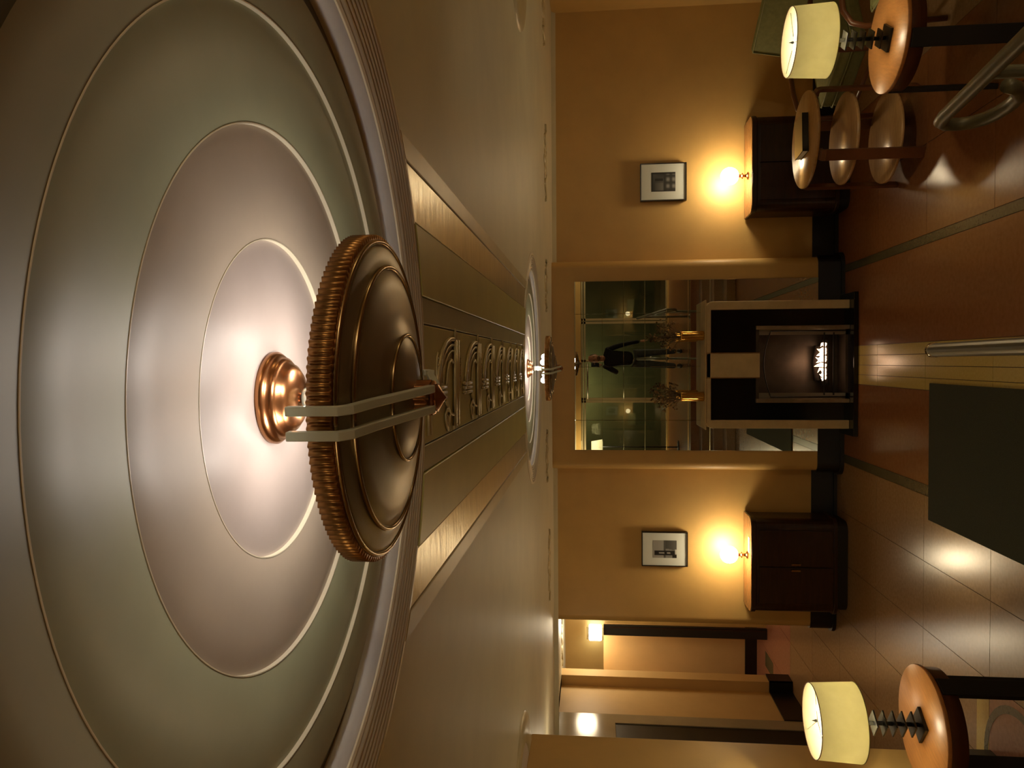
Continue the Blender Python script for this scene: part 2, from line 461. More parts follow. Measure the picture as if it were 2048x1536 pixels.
# repeated lyre-like relief in the ornament panel
def relief():
    m = MB()
    z = ZC-.006
    def P(x, y, h=.0035): return (x, y, z-h)
    cx = .05-.051
    # two long bars with a bead row between
    m.tube([P(.102, .0, .006), P(-.112, -.004, .006)], .0058, 8)
    m.tube([P(.102, .024, .006), P(-.112, .020, .006)], .0062, 8)
    for i in range(26):
        m.ball(P(.10-.0082*i, .0115, .001), .0028, 6, 4)
    m.box(-.121, -.112, -.012, .004, z-.006, z); m.box(-.121, -.112, .010, .028, z-.006, z)
    # bow from the top end back towards the first rosette
    bow = [(.101, .012), (.104, -.012), (.102, -.045), (.092, -.080), (.072, -.112), (.045, -.135), (.012, -.150), (-.02, -.157)]
    m.tube([P(*p) for p in bow], 0.0059, 6)
    m.tube([P(p[0]*.92-.006, p[1]*.90+.004) for p in bow], 0.0036, 6)
    m.tube([P(p[0]*.82-.010, p[1]*.82+.008) for p in bow[:-1]], 0.0029, 6)
    # inner crook
    m.tube([P(.045, -.012), P(.052, -.030), P(.045, -.052), (P(.02, -.068)), P(.0, -.072), P(-.008, -.078)], .0040, 6)
    # clasp of three bands
    for k in range(3):
        m.tube([P(-.012-.012*k, -.150), P(-.012-.012*k, -.082)], 0.0055, 6)
        m.tube([P(-.010-.012*k, -.178), P(-.012-.012*k, -.158)], 0.0055, 6)
    # lower crook and hanging drop
    m.tube([P(-.045, -.085), P(-.062, -.062), P(-.078, -.045), P(-.084, -.02), P(-.084, .0)], .0040, 6)
    m.tube([P(-.072, -.058), P(-.064, -.072), P(-.078, -.088), P(-.10, -.080), P(-.116, -.068), P(-.10, -.056), P(-.08, -.052)], .0040, 6)
    m.ball(P(-.09, -.07), .006, 8, 5, 2.0, 1, .6)
    # finial
    m.lathe([(.0045, 0), (.0065, .010), (.0005, .028)], 8, mtx=Matrix.Translation(P(.104, .012)) @ Matrix.Rotation(R(90), 4, 'Y'))
    return m
def leaf():
    m = MB(); z = ZC-.006
    pts = [(.075, 0), (.062, .007), (.04, .013), (.01, .015), (-.02, .008), (-.03, .004)]
    m.tube([(x, y, z-.001) for x, y in pts], .0025, 6)
    m.tube([(x, -y, z-.001) for x, y in pts], .0025, 6)
    m.ball((.02, 0, z), .008, 10, 6, 5, 1.1, .5)
    for i in range(6):
        m.ball((.06-.016*i, 0, z-.003), .0035, 6, 4)
    return m
rel = relief().build('lyre_relief', M_relief, band)
lf = leaf().build('bulrush_relief', M_relief, band)
ys = [2.075, 2.49, 2.845, 3.19, 3.52, 3.815, 4.11]
for i, y in enumerate(ys):
    o = rel if i == 0 else rel.copy()
    if i: col.objects.link(o); o.parent = band
    sy = 1.0 if i == 0 else (y-ys[i-1])/.40
    o.location = (0, y, 0); o.scale = (1.08, 1.5*min(1, sy*1.02), 1)
    o = lf if i == 0 else lf.copy()
    if i: col.objects.link(o); o.parent = band
    o.location = (.0, y+.095*min(1, sy), 0)
o = lf.copy(); col.objects.link(o); o.parent = band; o.location = (0, 1.86, 0)
o = MB().tube([(.0, 1.745, ZC-.008), (-.118, 1.742, ZC-.008)], .004, 6).tube([(.0, 1.768, ZC-.008), (-.118, 1.764, ZC-.008)], .004, 6).build('lyre_relief', M_relief, band)

# small medallions and the ornaments beside the back wall
def medallion(cx, cy, rx, ry, label, nm):
    t = sempty(nm, label, (cx, cy, 0))
    MB().lathe([(rx, ZC+.002), (rx*.99, ZC-.010), (rx*.80, ZC-.010), (rx*.79, ZC-.004)], 72, mtx=Matrix.Diagonal((1, ry/rx, 1, 1))).build('rim', M_tan, t)
    MB().lathe([(rx*.79, ZC-.004), (rx*.78, ZC-.008), (.001, ZC-.008)], 72, mtx=Matrix.Diagonal((1, ry/rx, 1, 1))).build('field', M_ring1b, t)
medallion(2.60, 4.05, .86, .62, 'oval plaster medallion on the right side of the ceiling', 'trim_6')
medallion(-2.72, 4.05, .82, .62, 'oval plaster medallion on the left side of the ceiling', 'trim_7')
def ornament(name, cx, cy, L, label):
    m = MB()
    for i in range(11):
        t = (i-5)/5
        m.ball((cx+t*L/2, cy+.05*math.sin(i*2.1), ZC), .035*(1.25-abs(t)), 10, 6, 1.3, 2.2, .38)
    pts = [(cx-L/2+L*i/24, cy+.07*math.sin(i*.9), ZC-.006) for i in range(25)]
    m.tube(pts, .010, 6)
    struct(m.build(name, M_tan), label)
ornament('trim_8', 1.62, 6.35, .62, 'leaf relief on the ceiling beside the fireplace wall, above the right picture')
ornament('trim_9', .62, 6.35, .42, 'leaf relief on the ceiling right of the far rosette')
ornament('trim_10', -.78, 6.35, .42, 'leaf relief on the ceiling left of the far rosette')
ornament('trim_11', -1.75, 6.6, .60, 'leaf relief on the ceiling above the left picture')
ornament('trim_12', -3.3, 9.2, .7, 'leaf relief on the hall ceiling')
ornament('trim_13', 2.75, 6.2, .5, 'leaf relief on the ceiling in the right corner')

# ------------------------------------------------------------------ floor
fl = struct(MB().box(-5.3, 3.5, -3.2, 11.2, -.08, -.004).build('floor', M_grout), 'terrazzo floor laid in coloured panels with thin joints')
G = .004
def panel(name, x0, x1, y0, y1, m):
    MB().box(x0+G/2, x1-G/2, y0+G/2, y1-G/2, -.004, 0).build(name, m, fl)
rows = [1.06, 1.96, 2.86, 3.76, 4.66, 5.56, 6.46, 7.36, 8.26, 9.16, 10.06, 11.0]
xs = [-.215, -.1325, -.05, .0325, .115]
for a in range(4):
    for j in range(7):
        y1 = min(rows[j+1], 7.3)
        panel('floor_tile', xs[a], xs[a+1], rows[j], y1, M_fl_beige)
panel('floor_panel', .115, .78, 1.06, 7.3, M_fl_red)
panel('floor_panel', -.86, -.215, 1.06, 7.3, M_fl_red)
panel('dark_inlay', .78, .845, 1.06, 7.5, M_fl_dark)
panel('dark_inlay', -.935, -.86, 1.06, 7.5, M_fl_dark)
lx = [-.935, -1.39, -1.855, -2.34, -2.80, -3.27, -3.82]
for a in range(6):
    for j in range(11):
        if j < 3 and a > 2: continue
        y1 = rows[j+1]
        if a < 3: y1 = min(y1, 7.5)
        if rows[j] >= y1: continue
        mm = M_fl_pink if (a in (2,) and j in (2, 3)) or (j > 8) else M_fl_tan
        panel('floor_tile', lx[a+1], lx[a], rows[j], y1, mm)
for j in range(8, 11):
    panel('floor_tile', -4.6, -3.82, rows[j], rows[j+1], M_fl_pink)
rx_ = [.845, 1.46, 2.08, 2.70, 3.32]
for a in range(4):
    for j in range(7):
        y1 = 7.5 if j == 6 else rows[j+1]
        panel('floor_tile', rx_[a], rx_[a+1], rows[j], y1, M_fl_red if a < 2 else M_fl_tan)
MB().box(-4.05, -3.85, 10.0, 10.45, 0, .001).build('dark_inlay', M_fl_dark, fl)
m = MB(); a_ = arc(-2.25, 4.35, .36, 100, -40, 20); b_ = arc(-2.25, 4.35, .315, 100, -40, 20)
n = len(a_); m.add([(x, y, .0012) for x, y in a_+b_], [(i, i+1, n+i+1, n+i) for i in range(n-1)])
m.build('curved_inlay', M_fl_dark, fl)
m = MB(); m.box(-2.34, -1.9, 4.66, 4.80, 0, .001).build('beige_inlay', M_fl_beige, fl)
tag(MB().box(-1.09, -.165, 2.9, 5.47, 0.0015, .012).build('floor_mat', M_carpet, bevel=.004), 'dark green carpet mat on the terrazzo before the stairs', 'mat')

# raised level behind the photographer
st = sempty('staircase', 'raised entrance level with steps down into the lounge', (0, 0, 0))
MB().box(-2.2, 3.3, YREAR, .9, 0, .574).build('landing', M_fl_red, st, bevel=.01)
for i, (y, z) in enumerate(((1.25, .43), (1.6, .287), (1.95, .143))):
    MB().box(-2.2, 3.3, y-.35, y, 0, z).build('step', M_fl_tan, st, bevel=.008)
def handrail(x, label, m):
    t = thing('handrail', label, 'handrail', (x, 0, 0))
    s = .13
    top = [(0, .3, 1.14+s*2.4), (0, 2.0, 1.14+s*.68), (0, 2.60, 1.152), (0, 2.66, 1.138), (0, 2.69, 1.11), (0, 2.695, 1.07), (0, 2.68, 1.035), (0, 2.64, 1.01), (0, 2.58, 1.0), (0, 2.50, 1.003), (0, 2.42, 1.02), (0, 2.36, 1.06), (0, 2.33, 1.10)]
    MB().tube(top, .021, 14).build('rail', m, t)
    for y in (2.22, .75):
        zt = 1.14+s*(2.68-y)
        MB().tube([(0, y, 0.02 if y > 2 else .574), (0, y, zt)], .018, 12).build('post', m, t)
        MB().lathe([(.0, .012), (.04, .012), (.045, 0)], 20, mtx=Matrix.Translation((0, y, .0 if y > 2 else .574))).build('foot_plate', m, t)
    return t
handrail(.765, 'olive painted tube handrail with a looped end, right of the steps', M_rail)
# middle rail ends as an open tube
t = thing('handrail', 'straight grey metal tube handrail running down the middle of the steps', 'handrail', (.028, 0, 0))
MB().tube([(0, .3, 1.14+.13*2.4), (0, 2.7, 1.14)], .022, 16).build('rail', M_railm, t)
MB().lathe([(.022, 0), (.024, .0), (.024, -.03), (.022, -.03)], 16, mtx=Matrix.Translation((0, 2.703, 1.14)) @ Matrix.Rotation(R(-90), 4, 'X')).build('end_collar', M_chrome, t)
MB().tube([(0, .75, .574), (0, .75, 1.38)], .018, 12).build('post', M_railm, t)
MB().tube([(0, 2.1, .0), (0, 2.1, 1.2)], .018, 12).build('post', M_railm, t)

# entrance front behind the photographer, seen only in the mirror
wr = struct(MB().box(-2.5, 3.42, YREAR-.1, YREAR, 2.52, ZC).box(-2.5, 3.42, YREAR-.1, YREAR, 0, .60).box(-2.5, -2.1, YREAR-.1, YREAR, .6, 2.52).box(2.9, 3.42, YREAR-.1, YREAR, .6, 2.52).build('wall_rear', M_wall), 'entrance wall above and beside the glazed front')
wn = sempty('window_1', 'glazed entrance front with bronze mullions', (0, YREAR-.05, 0))
for x in (-2.08, -.92, -.86, .0, .86, .93, 2.88):
    MB().box(x-.025, x+.025, -.03, .03, .6, 2.52).build('mullion', M_metal, wn)
for z in (.62, 2.44, 2.5):
    MB().box(-2.1, 2.9, -.03, .03, z-.02, z+.02).build('transom', M_metal, wn)
MB().box(-2.1, 2.9, -.004, .004, .6, 2.52).build('glass', M_glass, wn)
MB().tube([(-.86, .05, 2.38), (-.05, .05, 2.38)], .02, 10).build('door_closer', M_steel, wn)
MB().tube([(.05, .06, 1.3), (.05, .06, 1.75)], .014, 10).build('door_handle', M_steel, wn)
MB().tube([(-.05, .06, 1.3), (-.05, .06, 1.75)], .014, 10).build('door_handle', M_steel, wn)
struct(MB().box(-4, 5, -5.2, -5.1, 0, 3.4).build('wall_outside', M_olivewall), 'wall outside the glazed front')
struct(MB().box(-4, 5, -5.2, -3.1, .4, .57).build('floor_outside', M_fl_tan), 'pavement outside')
light('street_light', 'POINT', (-.8, -4.2, 3.0), 45, (1, .95, .6), .1)

# ------------------------------------------------------------------ mirror, in panels
mir = thing('wall_mirror', 'tall unframed wall mirror in square panels above the fireplace', 'mirror', (0, 7.296, 0))
xsm = [-.836, -.555, -.057, .437, .742]
zsm = [.225, 1.187, 1.384, 1.581, 1.778, 1.975, 2.172, 2.369, 2.43]
for a in range(4):
    for b in range(len(zsm)-1):
        MB().box(xsm[a]+.0006, xsm[a+1]-.0006, -.010, 0, zsm[b]+.0006, zsm[b+1]-.0006).build('mirror_panel', M_mirror, mir, bevel=.0015, seg=1)

# ------------------------------------------------------------------ fireplace
fp = thing('fireplace', 'cream stone fireplace with black marble panels and a burning log', 'fireplace', (-.044, 7.0, 0))
W = .562
def archface(w, h, t, y0, y1, m, r=.06):
    o_ = [(-w, .04)]+[(-w, h-r)]+[(x, z) for x, z in arc(-w+r, h-r, r, 180, 90, 6)]+[(x, z) for x, z in arc(w-r, h-r, r, 90, 0, 6)]+[(w, .04)]
    wi, hi = w-t, h-.042
    i_ = [(wi, .04), (wi, hi), (-wi, hi), (-wi, .04)]
    poly = o_+i_
    m.prism(poly, 0, y1-y0, mtx=Matrix.Translation((0, y0, 0)) @ Matrix(((1, 0, 0, 0), (0, 0, 1, 0), (0, 1, 0, 0), (0, 0, 0, 1))))
    return m
archface(W, 1.262, .075, 0, .285, MB()).build('stone_surround', M_stone, fp, bevel=.006)
MB().box(-W+.01, W-.01, .05, .285, 1.2, 1.262).build('mantel_back', M_stone, fp)
MB().box(-W-.012, W+.012, -.012, .285, 1.262, 1.272).build('mantel_shelf', M_stone, fp, bevel=.004)
MB().box(-W+.075, -.335, .03, .28, .04, 1.22).box(.342, W-.075, .03, .28, .04, 1.22).box(-.335, .342, .03, .28, .828, 1.22).build('marble_panel', M_marble, fp)
MB().box(-.112, .103, .0, .04, .80, 1.27).build('stone_keypost', M_stone, fp, bevel=.004)
MB().box(-.118, -.112, -.004, .03, .80, 1.26).box(.103, .109, -.004, .03, .80, 1.26).build('keypost_edge', M_copperd, fp)
MB().box(-.335, -.30, -.006, .05, .04, .83).build('firebox_frame', M_trimst, fp, bevel=.003)
MB().box(.307, .342, -.006, .05, .04, .83).build('firebox_frame', M_trimst, fp, bevel=.003)
MB().box(-.335, -.25, .05, .06, .04, .828).build('steel_side', M_steel, fp)
MB().box(.262, .342, .05, .06, .04, .828).build('steel_side', M_steel, fp)
MB().box(-.335, .342, .27, .28, .04, .828).box(-.345, -.335, .04, .28, .04, .828).box(.342, .352, .04, .28, .04, .828).box(-.335, .342, .05, .28, .04, .06).box(-.335, .342, .03, .28, .80, .828).build('firebox', M_fireback, fp)
pts = [(-.285+.58*i/24, .035, .70+.06*math.sin(pi*i/24)) for i in range(25)]
MB().tube([(-.285, .035, .06)]+pts+[(.295, .035, .06)], .005, 8).build('screen_arch', M_black, fp)
MB().box(-W-.06, W+.06, -.10, .28, 0, .04).build('hearth', M_marble, fp, bevel=.004)
for z in (.16, .24):
    MB().box(-.27, .28, .045, .055, z-.006, z+.006).build('grate_bar', M_black, fp)
lg = thing('log', 'charred log burning on the grate inside the fireplace', 'log', (-.03, 7.15, .20))
MB().tube([(-.20, 0, 0), (-.08, .01, .012), (.05, -.005, .005), (.20, .004, .0)], .038, 12, rad=[.034, .04, .038, .03]).build('bark', M_log, lg)
MB().tube([(-.16, .04, .06), (.0, .05, .075), (.15, .03, .06)], .028, 12).build('branch', M_log, lg)
fl_ = MB()
for i in range(9):
    x = -.13+.036*i+random.uniform(-.008, .008)
    h = .045+.045*math.sin(pi*i/8)+random.uniform(-.015, .02)
    pts = [(x, -.045, .015), (x+random.uniform(-.01, .01), -.045, .02+h*.35), (x+random.uniform(-.02, .02), -.042, .02+h*.7), (x+random.uniform(-.03, .03), -.04, .02+h)]
    fl_.tube(pts, .02, 8, rad=[.016, .019, .011, .001])
tag(fl_.build('flame', M_flame, loc=(-.03, 7.13, .20)), 'low white and orange flames around the log in the fireplace', 'fire')
light('fire_light', 'POINT', (-.03, 7.02, .33), .6, (1, .62, .38), .05)

def vase(x, label):
    t = thing('vase', label, 'vase', (x, 7.07, 1.272), 0, 'brass vases on the mantel')
    n = 60
    vs = []
    m = MB()
    prof = [(.0005, .0), (.038, .0), (.040, .008), (.040, .19), (.043, .197), (.043, .205), (.036, .205), (.034, .02), (.0005, .02)]
    vv = []; ff = []
    for r, z in prof:
        for i in range(n):
            a = 2*pi*i/n
            k = 1+(.07*math.cos(a*10) if .008 <= z <= .19 and r > .036 else 0)
            vv.append((r*k*math.cos(a), r*k*math.sin(a), z))
    for j in range(len(prof)-1):
        for i in range(n):
            k = (i+1) % n
            ff.append((j*n+i, j*n+k, (j+1)*n+k, (j+1)*n+i))
    m.add(vv, ff, True)
    m.build('body', M_brass, t)
    return t
def bouquet(x, label, seed):
    rnd = random.Random(seed)
    t = thing('dried_flowers', label, 'flowers', (x, 7.07, 1.30))
    ms = MB(); mb = MB()
    for i in range(26):
        a = rnd.uniform(0, 2*pi); s = rnd.uniform(.1, 1)
        dx, dy = math.cos(a)*s, math.sin(a)*s
        h = rnd.uniform(.26, .46)*(1.1-.35*s)
        e = (dx*.13, dy*.09, h)
        ms.tube([(dx*.02, dy*.02, 0), (dx*.025, dy*.025, .17), (dx*.07, dy*.05, .17+(h-.17)*.5), e], .0016, 4, cap=False)
        for k in range(5):
            c = (e[0]+rnd.uniform(-.022, .022), e[1]+rnd.uniform(-.02, .02), e[2]+rnd.uniform(-.03, .02))
            mb.ball(c, rnd.uniform(.004, .010), 6, 4)
    ms.build('stems', M_stem, t, kind='stuff'); mb.build('blossoms', M_dried, t, kind='stuff')
v1 = vase(.219, 'ribbed brass cylinder vase on the mantel, nearer the round tables')
v2 = vase(-.326, 'ribbed brass cylinder vase on the mantel, nearer the hall opening')
bouquet(.219, 'dried brown flowers standing in the brass vase before the person in the mirror', 3)
bouquet(-.326, 'sparse dried brown flowers in the brass vase nearer the hall', 5)

# ------------------------------------------------------------------ cabinets and globe lamps
def cabinet(cx, label):
    t = thing('cabinet', label, 'cabinet', (cx, 7.30, 0))
    w, d = .437, .184
    def plan(o, dd=0, r=.09):
        return [(-w-o, d)]+arc(-w-o+r, -d-o+r, r, 180, 270, 8)+arc(w+o-r, -d-o+r, r, 270, 360, 8)+[(w+o, d)]
    MB().prism(plan(-.03), 0, .10).build('plinth', M_blackm, t)
    MB().prism(plan(-.012), .10, .80).build('body', M_walnut, t, bevel=.004)
    MB().prism(plan(.0, r=.10), .80, .842).build('top_edge', M_walnut, t, bevel=.006)
    MB().prism(plan(-.006, r=.096), .842, .846).build('top', M_walnut_lit, t)
    MB().prism(plan(.004, r=.10), .095, .125).build('base_moulding', M_walnut, t, bevel=.004)
    for s in (-1, 1):
        dr = MB().box(min(.004*s, .33*s), max(.004*s, .33*s), -d-.004, -d+.02, .14, .775).build('door', M_walnut, t, bevel=.004)
        MB().box(min(.02*s, .035*s), max(.02*s, .035*s), -d-.022, -d-.004, .42, .50).build('handle', M_copperd, dr, bevel=.002)
    return t
cabinet(1.749, 'dark walnut cabinet with rounded corners behind the three-tier table')
cabinet(-1.862, 'dark walnut cabinet with rounded corners nearer the hall opening')
def globelamp(x, label):
    t = thing('globe_lamp', label, 'lamp', (x, 7.29, .846), 0, 'lit globe lamps on the cabinets')
    MB().lathe([(.0005, 0), (.034, 0), (.034, .008), (.018, .014), (.012, .03), (.012, .045), (.028, .05), (.028, .056), (.014, .062), (.014, .082), (.022, .088), (.0005, .088)], 28).build('stem', M_copper, t)
    MB().ball((0, 0, .166), .079, 28, 16, 1, 1, 1.02).build('globe', M_globe, t)
    return t
globelamp(1.675, 'lit white globe lamp on the cabinet behind the three-tier table')
globelamp(-1.80, 'lit white globe lamp on the cabinet nearer the hall opening')
tag(MB().box(-.09, .05, -.03, .03, 0, .002).build('card', M_paper, loc=(-1.67, 7.22, .847)), 'white card lying beside the globe lamp on the left cabinet', 'card')

# framed photographs
def picture(cx, cz, w, h, label, fn):
    t = thing('framed_photograph', label, 'picture', (cx, 7.5, cz), 0, 'framed photographs on the ochre wall')
    b = .009
    m = MB().box(-w/2, -w/2+b, -.045, 0, -h/2, h/2).box(w/2-b, w/2, -.045, 0, -h/2, h/2).box(-w/2+b, w/2-b, -.045, 0, h/2-b, h/2).box(-w/2+b, w/2-b, -.045, 0, -h/2, -h/2+b)
    m.build('frame', M_frame, t)
    MB().box(-w/2+b, w/2-b, -.036, -.03, -h/2+b, h/2-b).build('mount', M_mat, t)
    pw, ph = w*.51, h*.52
    nx, nz = 30, 36
    me = bpy.data.meshes.new('print')
    vs = [(-pw/2+pw*i/nx, -.037, -ph/2+ph*j/nz) for j in range(nz+1) for i in range(nx+1)]
    fs = [(j*(nx+1)+i, j*(nx+1)+i+1, (j+1)*(nx+1)+i+1, (j+1)*(nx+1)+i) for j in range(nz) for i in range(nx)]
    me.from_pydata(vs, [], fs)
    ca = me.color_attributes.new('ink', 'FLOAT_COLOR', 'POINT')
    for k, v in enumerate(vs):
        g = fn((v[0]/pw)+.5, (v[2]/ph)+.5)
        ca.data[k].color = (g, g, g*.95, 1)
    mt = bpy.data.materials.new('photo_print'); mt.use_nodes = True
    at = mt.node_tree.nodes.new('ShaderNodeAttribute'); at.attribute_name = 'ink'
    mt.node_tree.links.new(at.outputs['Color'], mt.node_tree.nodes['Principled BSDF'].inputs['Base Color'])
    mt.node_tree.nodes['Principled BSDF'].inputs['Roughness'].default_value = .4
    me.materials.append(mt)
    o = bpy.data.objects.new('print', me); col.objects.link(o); o.parent = t
    return t
def ph_left(x, z):     # a dark slab shape standing against a pale room
    g = .30
    if z < .50: g = .10 if x > .55+(.5-z)*-.3 else .22
    if x > .5 and z < .5: g = .06+.1*max(0, (.5-z))
    if abs(z-.5) < .03: g = .08
    if .16 < x < .43 and .06 < z < .93:
        g = .012
        if .25 < x < .33 and (.50 < z < .74 or .26 < z < .40): g = .36
    if x < .2 and z < .18: g = .01
    if .16 < x < .55 and z < .07: g = .55 if .2 < x < .5 else g
    return g
def ph_right(x, z):    # hazy street scene with towers
    g = .055+.05*math.sin(3*x+1)*math.sin(4*z)
    if z > .5 and .55 < x < .70 and z < .86: g = .012
    if z > .5 and x < .45 and z < .85: g += .10*(1-z)
    if .40 < z < .5: g = .03
    if z < .42: g = .03+.22*abs(math.sin(9*x+2.2)*math.sin(13*z+.7))**2
    if x > .93 or x < .04 or z > .93: g = .012
    return g
picture(1.682, 1.592, .352, .430, 'framed dark street photograph above the cabinet behind the three-tier table', ph_right)
picture(-1.802, 1.584, .330, .434, 'framed pale photograph of a dark slab above the left cabinet', ph_left)

# ------------------------------------------------------------------ pendants
def pendant(cy, label, power):
    t = thing('pendant_light', label, 'ceiling light', (FIX_X, cy, 0), 0, 'copper and bronze disc pendants')
    zt = 2.681
    MB().lathe([(.0005, zt), (.0605, zt), (.0610, zt-.006), (.057, zt-.011), (.053, zt-.012), (.0535, zt-.017), (.049, zt-.021), (.046, zt-.022), (.044, zt-.028), (.036, zt-.034), (.022, zt-.038), (.010, zt-.039), (.0005, zt-.039)], 64).build('canopy', M_copper, t)
    MB().tube([(0, 0, zt-.04), (0, 0, 2.49)], .007, 12).build('stem', M_chrome, t)
    sk = MB().lathe([(.0005, 2.638), (.013, 2.638), (.015, 2.628), (.012, 2.626), (.016, 2.610), (.012, 2.606), (.014, 2.590), (.0005, 2.590)], 20).build('crystal_collar', M_acryl, t)
    # fluted rim
    r0, r1 = .2085, .2045
    zb, zu = 2.530, 2.560
    n = 140
    vv = []; ff = []
    per = 6
    N = n*per
    loops = [(0, zb+.001), (1, zb+.002), (1, zu-.002), (0, zu-.001), (-1, zu), (-1, zb)]
    for kind, z in loops:
        for i in range(N):
            a = 2*pi*i/N
            fl = abs(math.cos(pi*(i % per)/per-pi/2))
            r = {0: r1-.001, 1: r1+.0058*fl-.001, -1: r1-.008}[kind]
            vv.append((r*math.cos(a), r*math.sin(a), z))
    L = len(loops)
    for j in range(L):
        for i in range(N):
            k = (i+1) % N; j2 = (j+1) % L
            ff.append((j*N+i, j*N+k, j2*N+k, j2*N+i))
    MB().add(vv, ff, True).build('fluted_rim', M_copperd, t)
    # spun bronze dish, slightly domed, in three steps
    prof = [(.197, 2.540), (.1975, 2.529), (.193, 2.527), (.181, 2.5245), (.168, 2.5215), (.166, 2.5195), (.140, 2.5135), (.110, 2.5075), (.082, 2.5015), (.080, 2.4995), (.050, 2.4925), (.020, 2.487), (.0005, 2.486)]
    inner = [(r, z+.004) for r, z in prof[::-1]]
    MB().lathe(prof+inner, 120).build('dish', M_bronze, t)
    MB().tube([(.200*math.cos(2*pi*i/120), .200*math.sin(2*pi*i/120), 2.5295) for i in range(120)], .0033, 8, closed=True).build('ring_bead', M_bead2, t)
    MB().tube([(.168*math.cos(2*pi*i/120), .168*math.sin(2*pi*i/120), 2.5195) for i in range(120)], .0033, 8, closed=True).build('ring_bead', M_bead2, t)
    MB().tube([(.081*math.cos(2*pi*i/80), .081*math.sin(2*pi*i/80), 2.4990) for i in range(80)], .0025, 8, closed=True).build('ring_bead', M_bead2, t)
    # finial with flutes and a pointed cap
    m = MB()
    vv = []; ff = []; n = 48
    for z in (2.489, 2.4675):
        for i in range(n):
            a = 2*pi*i/n; r = .0208+.0024*math.cos(8*a)
            vv.append((r*math.cos(a), r*math.sin(a), z))
    ff = [(i, (i+1) % n, n+(i+1) % n, n+i) for i in range(n)]
    m.add(vv, ff, True).build('fluted_collar', M_copper, t)
    MB().lathe([(.0005, 2.4685), (.021, 2.4685), (.0225, 2.4655), (.021, 2.463), (.018, 2.4615), (.0185, 2.4595), (.016, 2.4585), (.0005, 2.449)], 40, smooth=False).build('finial', M_copper, t)
    # pairs of bent clear acrylic bars
    for s in (-1, 1):
        for dx in (-.013, .013):
            h, q = .0105, .0050
            path = [(.012, 2.4700), (.150, 2.5060), (.205, 2.5165), (.2145, 2.5235), (.2155, 2.574)]
            vv = []; ff = []
            for i, (y, z) in enumerate(path):
                p = path[max(i-1, 0)]; nx_ = path[min(i+1, len(path)-1)]
                ty, tz = nx_[0]-p[0], nx_[1]-p[1]; l = math.hypot(ty, tz); ny, nz = tz/l, -ty/l
                if i == 3: ny, nz = .85, -.5
                for a, b in ((-q, 0), (q, 0), (q, 1), (-q, 1)):
                    vv.append((dx+a, s*(y+ny*h*b), z+nz*h*b))
            for i in range(len(path)-1):
                for k in range(4):
                    k2 = (k+1) % 4
                    ff.append((i*4+k, i*4+k2, i*4+4+k2, i*4+4+k))
            ff += [(3, 2, 1, 0), tuple(len(path)*4-4+k for k in range(4))]
            MB().add(vv, ff, mtx=Matrix.Rotation(R(-4.3), 4, 'Z')).build('acrylic_bar', M_acryl, t, bevel=.0012)
    for a in (28, 118, 208, 298):
        x, y = .085*math.cos(R(a)), .085*math.sin(R(a))
        b = MB().ball((x, y, 2.573), .019, 16, 10).build('bulb', M_bulb, t)
        MB().tube([(x, y, 2.535), (x, y, 2.558)], .012, 12).build('lamp_holder', M_paper, t)
        l = light('pendant_bulb_light', 'POINT', (FIX_X+x, cy+y, 2.600), power/4, PEN, .012)
    return t
pendant(FIX_Y, 'large copper-rimmed bronze disc pendant nearest the camera', .9)
pendant(FIX2_Y, 'small-looking disc pendant at the far rosette near the fireplace wall', 1.2)

# ------------------------------------------------------------------ table lamps and tables
def square_lamp(x, y, z, rz, label, power, rs=.195):
    t = thing('table_lamp', label, 'lamp', (x, y, z), rz, 'stacked-plate table lamps with drum shades')
    def plate(h, z0, z1):
        return MB().box(-h, h, -h, h, z0, z1, mtx=Matrix.Rotation(R(45), 4, 'Z')).build('plate', M_black, t, bevel=.002)
    plate(.063, 0, .016)
    for i in range(5):
        plate(.046, .042+i*.046, .051+i*.046)
    MB().tube([(0, 0, .012), (0, 0, .30)], .011, 12).build('pole', M_blackm, t)
    zb, zt = .315, .533
    sh = MB().lathe([(rs*1.03, zb), (rs*.97, zt), (rs*.97-.002, zt), (rs*1.03-.002, zb)], 72).build('shade', M_shade, t)
    MB().tube([(rs*.97*math.cos(2*pi*i/72), rs*.97*math.sin(2*pi*i/72), zt) for i in range(72)], .0022, 6, closed=True).build('rim_wire', M_brownw, sh)
    MB().tube([(rs*1.03*math.cos(2*pi*i/72), rs*1.03*math.sin(2*pi*i/72), zb) for i in range(72)], .0022, 6, closed=True).build('rim_wire', M_pipe, sh)
    m = MB()
    for k in range(3):
        a = 2*pi*k/3
        m.tube([(0, 0, .505), (rs*.965*math.cos(a), rs*.965*math.sin(a), .515)], .002, 6)
    m.build('spider', M_chrome, t)
    MB().lathe([(.004, .505), (.008, .512), (.004, .522), (.0005, .535)], 12).build('finial', M_blackm, t)
    MB().ball((0, 0, .38), .032, 16, 10, 1, 1, 1.25).build('bulb', M_bulb2, t)
    MB().tube([(0, 0, .30), (0, 0, .345)], .014, 12).build('lamp_holder', M_paper, t)
    light('table_lamp_light', 'POINT', (x, y, z+.40), power, (1, .84, .52), .035)
    return t
M_bulb2 = mat('warm_bulb_glow', (1, 1, 1), .5, emis=(1, .9, .7), es=40)

